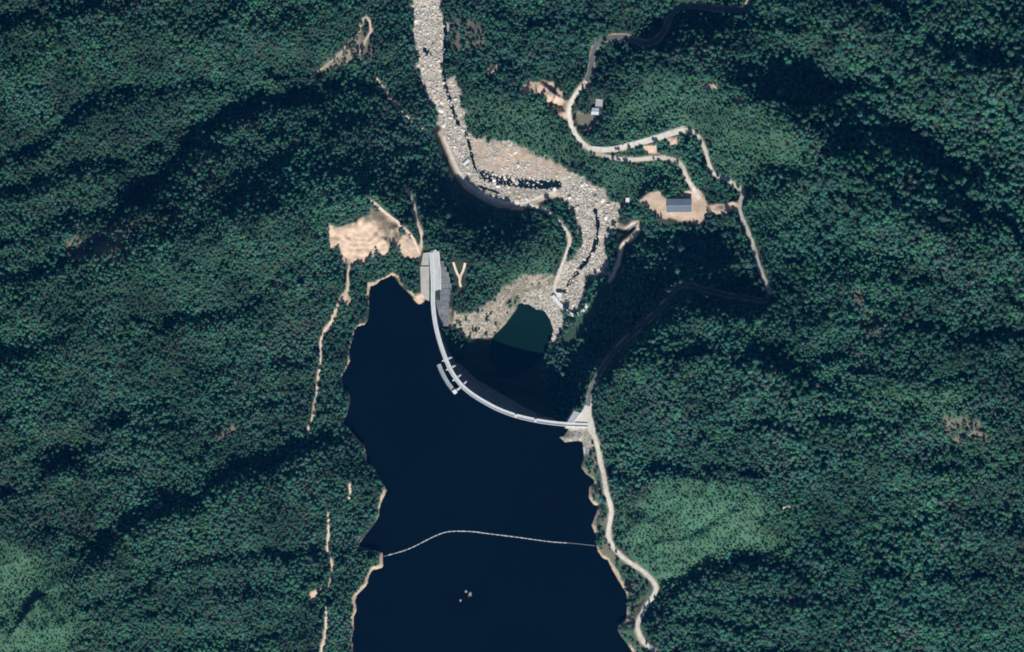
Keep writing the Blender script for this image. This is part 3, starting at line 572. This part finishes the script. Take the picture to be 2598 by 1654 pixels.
# ---------------------------------------------------------------- walls, weirs, slabs
def low_wall(name, pts, wd, h, m, label, cat, base=None, sink=3):
    c = resample(chaikin(xy(PL(pts)), 1), 3); n = normals2(c); z = hz(c[:, 0], c[:, 1]) if base is None else np.full(len(c), base)
    for _ in range(10): z[1:-1] = (z[:-2]+z[2:]+2*z[1:-1])/4
    k = len(c); v = [(*(p+a*o), q_+dz) for o, dz in ((-wd/2, -sink), (wd/2, -sink), (wd/2, h), (-wd/2, h)) for p, a, q_ in zip(c, n, z)]; f = []
    for r in range(4):
        s = (r+1) % 4; f += [(r*k+i+1, r*k+i, s*k+i, s*k+i+1) for i in range(k-1)]
    f += [(3*k, 2*k, k, 0), (k-1, 2*k-1, 3*k-1, 4*k-1)]
    return meta(mesh_obj(name, v, f, m), label, cat)
low_wall('weir', '1402,750 1420,772 1438,790 1450,800 1466,798 1478,790 1492,771', 4.4, 2.6, M['white'], 'pale concrete weir angling across the boulders below the plunge pool', 'weir')
low_wall('river_wall', '1118,338 1137,385 1158,436 1183,473 1224,500 1265,519 1324,524 1360,512 1394,494', 1.0, .6, M['track'], 'long curved wall lining the outer bank of the river bend', 'wall')
low_wall('retaining_wall', '1500,371 1530,374 1560,372 1594,362 1628,354 1660,344 1700,331 1735,320', 1.2, 2.4, M['concrete'], 'concrete retaining wall above the straight hillside road', 'wall')
low_wall('retaining_wall', '1592,586 1606,575 1619,570', 1.4, 1.2, M['concrete'], 'short wall beside the zigzag bank path', 'wall')
low_wall('crash_wall', '1445,1081 1492,1082', .8, 1.4, M['old_concrete'], 'straight low wall on the lake side of the right dam end', 'wall', 69.6, 6)
low_wall('slipway', '1482,1133 1483,1150', 2.2, .8, M['concrete'], 'short white slipway on the east shore just south of the dam', 'slipway')
low_wall('ditch_lining', '1204,395 1210,430 1222,452', 1.0, .8, M['old_concrete'], 'grey lining wall along the narrow channel in the river bed', 'wall')
x, y = P(1184, 411); sl_ = MB().box(-4.6, 4.6, -1.9, 1.9, 0, .9, .75).box(-4.2, 4.2, -1.5, 1.5, .9, 1.1, .75).make('concrete_slab', M['white']); sl_.location = (x, y, float(hz(x, y))+.3); meta(sl_, 'tilted white slab lying in the upper river bed', 'slab')
# Y-shaped drainage chute on the spur
ch = thing('drainage_chute', (*P(1167, 705), 0), 'forked pale drainage chute on the wooded spur beside the dam', 'chute')
for s in ('1180,667 1176,685 1168,700 1167,712', '1150,665 1158,690 1166,704 1167,712', '1166,710 1167,722 1170,728'):
    w_ = low_wall('channel', s, 2.8, 1.6, M['track'], 'x', 'x'); del w_['label']; del w_['category']; w_.parent = ch; w_.location = (-ch.location[0], -ch.location[1], 0)

# ---------------------------------------------------------------- floating boom
BM = resample(chaikin(xy(PL('972,1412 985,1408 1005,1403 1040,1392 1075,1374 1100,1361 1130,1349 1160,1347 1200,1348 1240,1354 1300,1361 1350,1368 1400,1375 1440,1377 1514,1385')), 2), 1.0)
bt = thing('floating_boom', (*BM[0], 64), 'white string of floats stretched right across the reservoir', 'boom')
cb_ = MB(); cr = BM[::3]; n = normals2(cr); k = len(cr); v = [(*(p-BM[0]+a*o), z) for o, z in ((-.22, .02), (.22, .02), (.22, .2), (-.22, .2)) for p, a in zip(cr, n)]; f = []
for r in range(4):
    s = (r+1) % 4; f += [(r*k+i, r*k+i+1, s*k+i+1, s*k+i) for i in range(k-1)]
mesh_obj('cable', v, f, M['rack'], bt)
def capsule(l, r, n=8):
    v, f = [], []; prof = [(-l, .45*r), (-l*.85, r), (l*.85, r), (l, .45*r)]
    for x, rr in prof: v += [(x, rr*math.cos(6.2832*k/n), rr*math.sin(6.2832*k/n)) for k in range(n)]
    for a in range(3): f += [(a*n+k, a*n+(k+1) % n, (a+1)*n+(k+1) % n, (a+1)*n+k) for k in range(n)]
    f += [tuple(range(n-1, -1, -1)), tuple(range(3*n, 4*n))]; return v, f
v, f = capsule(.95, .5); fp = None
tot = len(BM); ks = np.linspace(8, tot*.86, 98).astype(int)
for q_, k in enumerate(ks):
    if q_ == 0: fp = mesh_obj('float', v, f, M['white'], bt); o = fp
    else: o = fp.copy(); COL.objects.link(o); o.parent = bt
    d = BM[min(k+1, tot-1)]-BM[k-1]; s = random.choice([.75, .9, 1, 1.1]); o.location = (*(BM[k]-BM[0]), .15); o.rotation_euler = (0, 0, math.atan2(d[1], d[0])+random.uniform(-.2, .2)); o.scale = (s, s, s)
for px, py, lab in ((1192, 1509, 'small pale raft of driftwood drifting south of the boom'), (1182, 1501, 'tiny driftwood scrap just above the pale raft'), (1169, 1524, 'dull driftwood patch below and left of the pale raft')):
    x, y = P(px, py); d = MB(); big = 1.5 if 'raft' in lab and 'tiny' not in lab and 'dull' not in lab else .9
    for k in range(7): d.box(-1.8*big*random.uniform(.5, 1), 1.6*big, -.18, .18, -.1, .25+.01*k, random.uniform(0, 3.1), (random.uniform(-1, 1)*big, random.uniform(-.8, .8)*big))
    o = d.make('driftwood', M['old_concrete']); o.location = (x, y, 64.05); meta(o, lab, 'driftwood', 'driftwood on the lake')

# ---------------------------------------------------------------- instanced masses
def gn_scatter(name, pts, scl, rotz, tint, protos, pick):
    col = bpy.data.collections.new(name+'_kinds')
    for o in protos: col.objects.link(o)
    me = bpy.data.meshes.new(name); me.vertices.add(len(pts)); me.vertices.foreach_set('co', pts.astype(np.float32).ravel())
    a = me.attributes.new('sc', 'FLOAT_VECTOR', 'POINT'); a.data.foreach_set('vector', scl.astype(np.float32).ravel())
    rr = np.zeros((len(pts), 3), np.float32); rr[:, 2] = rotz; a = me.attributes.new('ro', 'FLOAT_VECTOR', 'POINT'); a.data.foreach_set('vector', rr.ravel())
    a = me.attributes.new('pk', 'INT', 'POINT'); a.data.foreach_set('value', pick.astype(np.int32))
    tc = np.ones((len(pts), 4), np.float32); tc[:, :3] = tint; a = me.attributes.new('tint', 'FLOAT_COLOR', 'POINT'); a.data.foreach_set('color', tc.ravel())
    ob = bpy.data.objects.new(name, me); COL.objects.link(ob)
    ng = bpy.data.node_groups.new(name, 'GeometryNodeTree')
    ng.interface.new_socket('Geometry', in_out='INPUT', socket_type='NodeSocketGeometry'); ng.interface.new_socket('Geometry', in_out='OUTPUT', socket_type='NodeSocketGeometry')
    gi = ng.nodes.new('NodeGroupInput'); gt = ng.nodes.new('NodeGroupOutput')
    ci = ng.nodes.new('GeometryNodeCollectionInfo'); ci.inputs['Collection'].default_value = col; ci.inputs['Separate Children'].default_value = True; ci.inputs['Reset Children'].default_value = True
    ip = ng.nodes.new('GeometryNodeInstanceOnPoints'); ip.inputs['Pick Instance'].default_value = True
    def named(nm, t): n = ng.nodes.new('GeometryNodeInputNamedAttribute'); n.data_type = t; n.inputs['Name'].default_value = nm; return n.outputs[0]
    ng.links.new(gi.outputs[0], ip.inputs['Points']); ng.links.new(ci.outputs[0], ip.inputs['Instance'])
    ng.links.new(named('pk', 'INT'), ip.inputs['Instance Index']); ng.links.new(named('ro', 'FLOAT_VECTOR'), ip.inputs['Rotation']); ng.links.new(named('sc', 'FLOAT_VECTOR'), ip.inputs['Scale'])
    ng.links.new(ip.outputs[0], gt.inputs[0])
    md = ob.modifiers.new('scatter', 'NODES'); md.node_group = ng
    return ob
def ico(r, sub):
    bm = bmesh.new(); bmesh.ops.create_icosphere(bm, subdivisions=sub, radius=r); v = [x.co.copy() for x in bm.verts]; f = [tuple(q.index for q in p.verts) for p in bm.faces]; bm.free(); return v, f
def crown_mesh(name, seed, conif=False, leaves=150):
    r = random.Random(seed); v, f = [], []
    lobes = [(Vector((0, 0, 5.2)), 1.9)]+[(Vector((math.cos(a)*1.5*r.uniform(.7, 1.15), math.sin(a)*1.5*r.uniform(.7, 1.15), r.uniform(3.8, 5.2))), r.uniform(1.0, 1.5)) for a in [k*1.047+r.uniform(-.3, .3) for k in range(6)]]
    if conif: lobes = [(Vector((r.uniform(-.2, .2), r.uniform(-.2, .2), 2.2+k*1.15)), 2.3*(1-k/7.2)) for k in range(6)]
    iv, iff = ico(1, 1)
    for c, rr in lobes:
        n = len(v); v += [tuple(c+Vector((q.x, q.y, q.z*.8))*rr*.8*r.uniform(.8, 1.12)) for q in iv]; f += [tuple(n+i for i in t) for t in iff]
    for k in range(leaves):
        c, rr = r.choice(lobes); d = Vector((r.gauss(0, 1), r.gauss(0, 1), abs(r.gauss(.3, .9)))).normalized()
        p = c+Vector((d.x, d.y, d.z*.85))*rr*r.uniform(.85, 1.18)
        nrm = (d+Vector((r.uniform(-.7, .7), r.uniform(-.7, .7), r.uniform(-.5, .7)))).normalized(); a = nrm.orthogonal().normalized(); a.rotate(Matrix.Rotation(r.uniform(0, 6.28), 3, nrm)); bb = nrm.cross(a); s = r.uniform(.32, .62)
        n = len(v); v += [tuple(p+a*s), tuple(p+bb*s*.8), tuple(p-a*s), tuple(p-bb*s*.8)]; f.append((n, n+1, n+2, n+3))
    return v, f
def raw(name, v, f, m):
    me = bpy.data.meshes.new(name); me.from_pydata([tuple(p) for p in v], [], f); me.update(); me.materials.append(m); return me
trunk = MB().cyl(0, 0, -1.5, 3.6, .22, .13, 7)
for k in range(4):
    a = k*1.6; trunk.add([(0.08, 0, 2.2+.3*k), (-.08, 0, 2.2+.3*k), (0, .08, 2.3+.3*k), (math.cos(a)*1.4, math.sin(a)*1.4, 4.1+.2*k)], [(0, 1, 3), (1, 2, 3), (2, 0, 3)])
protos = []
for k in range(7):
    v, f = crown_mesh('crown', 100+k, conif=(k == 6))
    me = raw('forest_tree', v, f, M['leaf_i'])
    protos.append(bpy.data.objects.new('forest_tree', me))
# --- where trees stand
SP = 3.4
tx, ty = np.meshgrid(np.arange(-700, 700, SP), np.arange(-470, 470, SP)); tx = tx.ravel(); ty = ty.ravel()
tx = tx+rng.uniform(-.48, .48, len(tx))*SP; ty = ty+rng.uniform(-.48, .48, len(ty))*SP
def samp(A, x, y):
    i = np.clip(((x-XS[0])/ST).round().astype(int), 0, NX-1); j = np.clip(((y-YS[0])/ST).round().astype(int), 0, NY-1); return A[j, i]
gy_, gx_ = np.gradient(Z, ST)
r1 = rng.random(len(tx))
coarse = fbm(120, 300); fine = fbm(35, 310); brn = fbm(55, 320, 3)+.5*fbm(18, 330, 2)
G, Bn, Be = samp(grass, tx, ty), samp(brown, tx, ty), samp(banke, tx, ty)
ok = (samp(D_lake, tx, ty) > 2.2) & (samp(D_pool, tx, ty) > 3) & (samp(D_road, tx, ty) > .7) & (samp(D_crest, tx, ty) > 5)
ok &= (samp(dirt, tx, ty) < .35) & (samp(conc, tx, ty) < .1) & (samp(field, tx, ty) < .4)
ok &= (samp(rock, tx, ty) < .3) | ((r1 < .045) & (samp(sdf(riv, GX, GY, 30), tx, ty) > -60) & (samp(rock, tx, ty) < .7))
wall_d = pdist(xy(PL('1118,338 1137,385 1158,436 1183,473 1224,500 1265,519 1324,524 1360,512 1394,494')), tx, ty)[0]; ok &= wall_d > 10
ok &= samp(D_road, tx, ty) > np.where(tx > 60, 2.4, .9)
keep = np.clip(1-(.22-.2*samp(fbm(22, 350, 2), tx, ty))*G-.55*Bn-.72*Be-.22*np.clip((tx-320)/80, 0, 1)*np.clip((ty-60)/80, 0, 1)-.9*samp(rockw, tx, ty), .0, 1); ok &= r1 < keep
for poly in ([(1680, 575), (1790, 575), (1790, 493), (1680, 497)], [(1496, 295), (1532, 295), (1532, 246), (1496, 246)], [(1405, 762), (1430, 762), (1430, 738), (1405, 738)], [(1583, 518), (1601, 518), (1601, 498), (1583, 498)], [(1100, 630), (1120, 640), (1148, 700), (1150, 830), (1100, 830)], [(1062, 632), (1092, 632), (1092, 780), (1062, 780)], [(1142,660),(1188,660),(1182,740),(1158,740)], [(1235,850),(1190,870),(1170,930),(1230,1000),(1330,1050),(1400,1060),(1372,960),(1375,900)], [(1556,560),(1630,555),(1632,590),(1605,622),(1578,640),(1575,690),(1558,690),(1564,620)], [(1556,695),(1570,700),(1450,880),(1418,884),(1412,872),(1470,810)]):
    ok &= ~inside(xy(poly), tx, ty)
tx, ty = tx[ok], ty[ok]; G, Bn, Be = G[ok], Bn[ok], Be[ok]; n = len(tx)
co_, fi, br = samp(coarse, tx, ty), samp(fine, tx, ty), samp(brn, tx, ty)
big = np.clip((tx+150)/500, 0, 1)                              # larger crowns on the eastern hills
s = rng.normal(.72, .15, n)*(1+.2*big+.22*np.clip((tx-320)/80, 0, 1)*np.clip((ty-60)/80, 0, 1))*(1-.5*G)*(1+.12*fi); s = np.clip(s, .35, 1.5)*rng.uniform(.8, 1.12, n)
e = rng.random(n); s = np.where((e < .05) & (G < .3), s*1.35, s)
hgt = s*rng.uniform(.7, 1.9, n)*np.where(rng.random(n) < .06, 1.5, 1); wd_ = pdist(xy(PL('1118,338 1137,385 1158,436 1183,473 1224,500 1265,519 1324,524 1360,512 1394,494')), tx, ty)[0]; hgt *= .45+.55*smooth((wd_-12)/25)
pal = np.array([(.037, .122, .094), (.037, .136, .094), (.051, .156, .086), (.060, .114, .100), (.080, .096, .084), (.066, .150, .076)])
hn = samp(fbm(30, 360, 3), tx, ty)
w = np.stack([.9-.8*hn, .8+.5*co_, .40+1.6*G+.4*fi+1.1*hn.clip(0), .5-.3*co_+.5*br.clip(0), np.clip(br-.6, 0, 1)*1.8+.006+1.3*Bn+.6*Be, .03+.18*np.clip(fi, 0, 1)+.35*G], 1).clip(.01)
w /= w.sum(1, keepdims=True); cum = w.cumsum(1); pk = (rng.random(n)[:, None] > cum).sum(1).clip(0, 5)
tint = pal[pk]*rng.uniform(.8, 1.25, (n, 1))*(1+.03*rng.normal(size=(n, 3)))*(1.1+.30*samp(fbm(70, 340, 3), tx, ty)+.30*samp(fbm(24, 350, 3), tx, ty)).clip(.5, 1.9)[:, None]; tint = tint*(1-.0*G[:, None])+np.array((.042, .105, .055))*G[:, None]*.95
tint = tint.clip(.012, .3)
tz = hz(tx, ty)-.4
inframe = (np.abs(tx) < 640) & (np.abs(ty) < 405)
order = np.argsort(-(s*inframe)); sel = order[:290]
rest = np.ones(n, bool); rest[sel] = False
tr = gn_scatter('forest', np.stack([tx, ty, tz], 1)[rest], np.stack([s, s, hgt], 1)[rest], rng.uniform(0, 6.28, rest.sum()), tint[rest], protos, (rng.random(rest.sum())*6.25).astype(int).clip(0, 6))
meta(tr, 'dense green forest of small crowns covering all the hillsides', 'forest', kind='stuff')
# --- the largest crowns, each a tree of its own
tmesh = raw('trunk', trunk.v, trunk.f, M['wood'])
cm = [raw('crown', *crown_mesh('crown', 200+k, leaves=220), M['leaf_o']) for k in range(6)]
tree0 = None
def place(x, y):
    sx, sy = x*2+1299, 827-y*2
    if sx < 1100:
        if sy < 230: return 'on the hillside above the long dark valley at upper left'
        if sy < 620: return 'on the dark slope north of the bare clearing'
        if sy < 1100: return 'on the slope west of the thin dirt track'
        return 'on the ridges left of the lower reservoir'
    if sx < 1560:
        if sy < 460: return 'between the boulder river and the upper road'
        if sy < 830: return 'on the wooded spur inside the river bend'
        if sy < 1060: return 'in the shaded gorge below the dam'
        return 'on the narrow bank beside the east shore road'
    if sx < 1950:
        if sy < 330: return 'in the shaded hollow around the upper looping road'
        if sy < 720: return 'on the hill around the building yard'
        if sy < 1180: return 'on the shaded hill east of the dam'
        return 'around the bright green meadow slope east of the lake'
    if sy < 500: return 'on the hills at the upper right corner'
    if sy < 1050: return 'on the far right hillside beyond the narrow pale road'
    return 'on the lower right hillside'
kinds = ['dark teal broadleaf tree', 'mid green broadleaf tree', 'fresh green broadleaf tree', 'grey green broadleaf tree', 'brown leafed broadleaf tree', 'yellow green broadleaf tree']
for q_, k in enumerate(sel):
    if tree0 is None:
        t = thing('broadleaf_tree', (0, 0, 0), '', 'tree'); t1 = bpy.data.objects.new('trunk', tmesh); t2 = bpy.data.objects.new('crown', cm[0])
        for o in (t1, t2): COL.objects.link(o); o.parent = t
        tree0 = (t, t1, t2)
    else:
        t = tree0[0].copy(); t1 = tree0[1].copy(); t2 = tree0[2].copy(); t2.data = cm[q_ % 6]
        for o in (t, t1, t2): COL.objects.link(o)
        t1.parent = t; t2.parent = t
    t.location = (tx[k], ty[k], tz[k]); t.rotation_euler = (0, 0, random.uniform(0, 6.28)); t.scale = (s[k], s[k], hgt[k])
    t2.color = (*[float(c_) for c_ in tint[k]], 1)
    lab = 'large '+kinds[pk[k]]+' '+place(tx[k], ty[k]); meta(t, lab, 'tree', 'large '+kinds[pk[k]]+'s '+place(tx[k], ty[k]))
# --- low brush on the meadow and banks
# --- boulders of the river bed
rp = []
for k in range(7):
    v, f = ico(1, 2); r = random.Random(k); ax = Vector((r.uniform(.8, 1.25), r.uniform(.7, 1.1), r.uniform(.5, .8)))
    pl = [(Vector((r.gauss(0, 1), r.gauss(0, 1), r.gauss(0, 1))).normalized(), r.uniform(.6, .85)) for _ in range(8)]
    vv = []
    for p in v:
        p = p.copy()
        for nn_, d in pl:
            if p@nn_ > d: p -= nn_*(p@nn_-d)
        vv.append((p.x*ax.x, p.y*ax.y, p.z*ax.z))
    rp.append(bpy.data.objects.new('boulder', raw('boulder', vv, f, M['rock_i'])))
bx = rng.uniform(-130, 150, 90000); by = rng.uniform(-60, 430, 90000)
dr = samp(D_riv+fbm(11, 420, 2)*4.5+1.5, bx, by); drw = samp(sdf(xy(ROCKW), GX, GY, 30), bx, by); dn = samp(fbm(26, 400, 2), bx, by)
okb = ((dr < -1.2) & (rng.random(90000) < (.46+.38*dn)*(1-.72*samp(bar, bx, by))*(1-.85*samp(fan, bx, by)))) | ((drw < -2) & (rng.random(90000) < .04+.07*dn)); okb &= samp(rim, bx, by) < .5; okb &= pdist(xy(PL('1402,750 1420,772 1438,790 1450,800 1466,798 1478,790 1492,771')), bx, by)[0] > 3.4; okb &= samp(D_pool, bx, by) > 0; okb &= samp(D_road, bx, by) > .8
bx, by = bx[okb], by[okb]; n = len(bx); bs = np.exp(rng.normal(-.68, .58, n)).clip(.25, 2.8)
tb_ = np.array([(.64, .60, .53), (.60, .53, .44), (.76, .74, .70), (.36, .35, .33), (.66, .55, .44)])[rng.integers(0, 5, n)]*rng.uniform(.72, 1.25, (n, 1))*(1+.25*samp(fbm(30, 410, 2), bx, by))[:, None]
bo = gn_scatter('river_boulders', np.stack([bx, by, hz(bx, by)+bs*.12], 1), np.stack([bs*rng.uniform(.8, 1.3, n), bs, bs*rng.uniform(.8, 1.2, n)], 1), rng.uniform(0, 6.28, n), tb_.clip(0, .8), rp, rng.integers(0, 7, n))
meta(bo, 'pale grey boulders filling the dry river bed', 'boulders', kind='stuff')
print('trees', rest.sum(), 'boulders', n)
# --- the few boulders big and white enough to tell apart
for px, py, sz, lab in ((1143, 298, 3.4, 'biggest white boulder beside the dark stream of the upper bed'), (1303, 458, 3.0, 'white boulder in the dark channel, western of two'), (1390, 459, 2.8, 'white boulder in the dark channel, eastern of two'),
        (1139, 254, 2.4, 'pale boulder at the fork of the upper river bed'), (1095, 144, 2.4, 'pale boulder below the dark pools of the upper bed'), (1206, 351, 2.8, 'pale boulder at the top corner of the gravel bar')):
    v, f = ico(1, 2); r = random.Random(px); pl = [(Vector((r.gauss(0, 1), r.gauss(0, 1), r.gauss(0, 1))).normalized(), r.uniform(.65, .85)) for _ in range(9)]; vv = []
    for p in v:
        p = p.copy()
        for nn_, d in pl:
            if p@nn_ > d: p -= nn_*(p@nn_-d)
        vv.append((p.x*sz*.6, p.y*sz*.5, p.z*sz*.4))
    x, y = P(px, py); o = mesh_obj('boulder', vv, f, M['white']); o.location = (x, y, float(hz(x, y))+.7); meta(o, lab, 'boulder')

# --- the air between the hills and the aircraft
hm = bpy.data.materials.new('air'); hm.use_nodes = True; nt = hm.node_tree; nt.nodes.remove(nt.nodes['Principled BSDF'])
pv = nt.nodes.new('ShaderNodeVolumePrincipled'); pv.inputs['Color'].default_value = (.008, .30, 1, 1); pv.inputs['Density'].default_value = 4.1e-5; pv.inputs['Anisotropy'].default_value = 0
nt.links.new(pv.outputs[0], nt.nodes['Material Output'].inputs['Volume'])
h = MB().box(-1100, 1100, -1000, 1000, float(Z.min())-12, 905).make('haze', hm); meta(h, 'thin blue air over the whole valley', 'haze', kind='stuff')
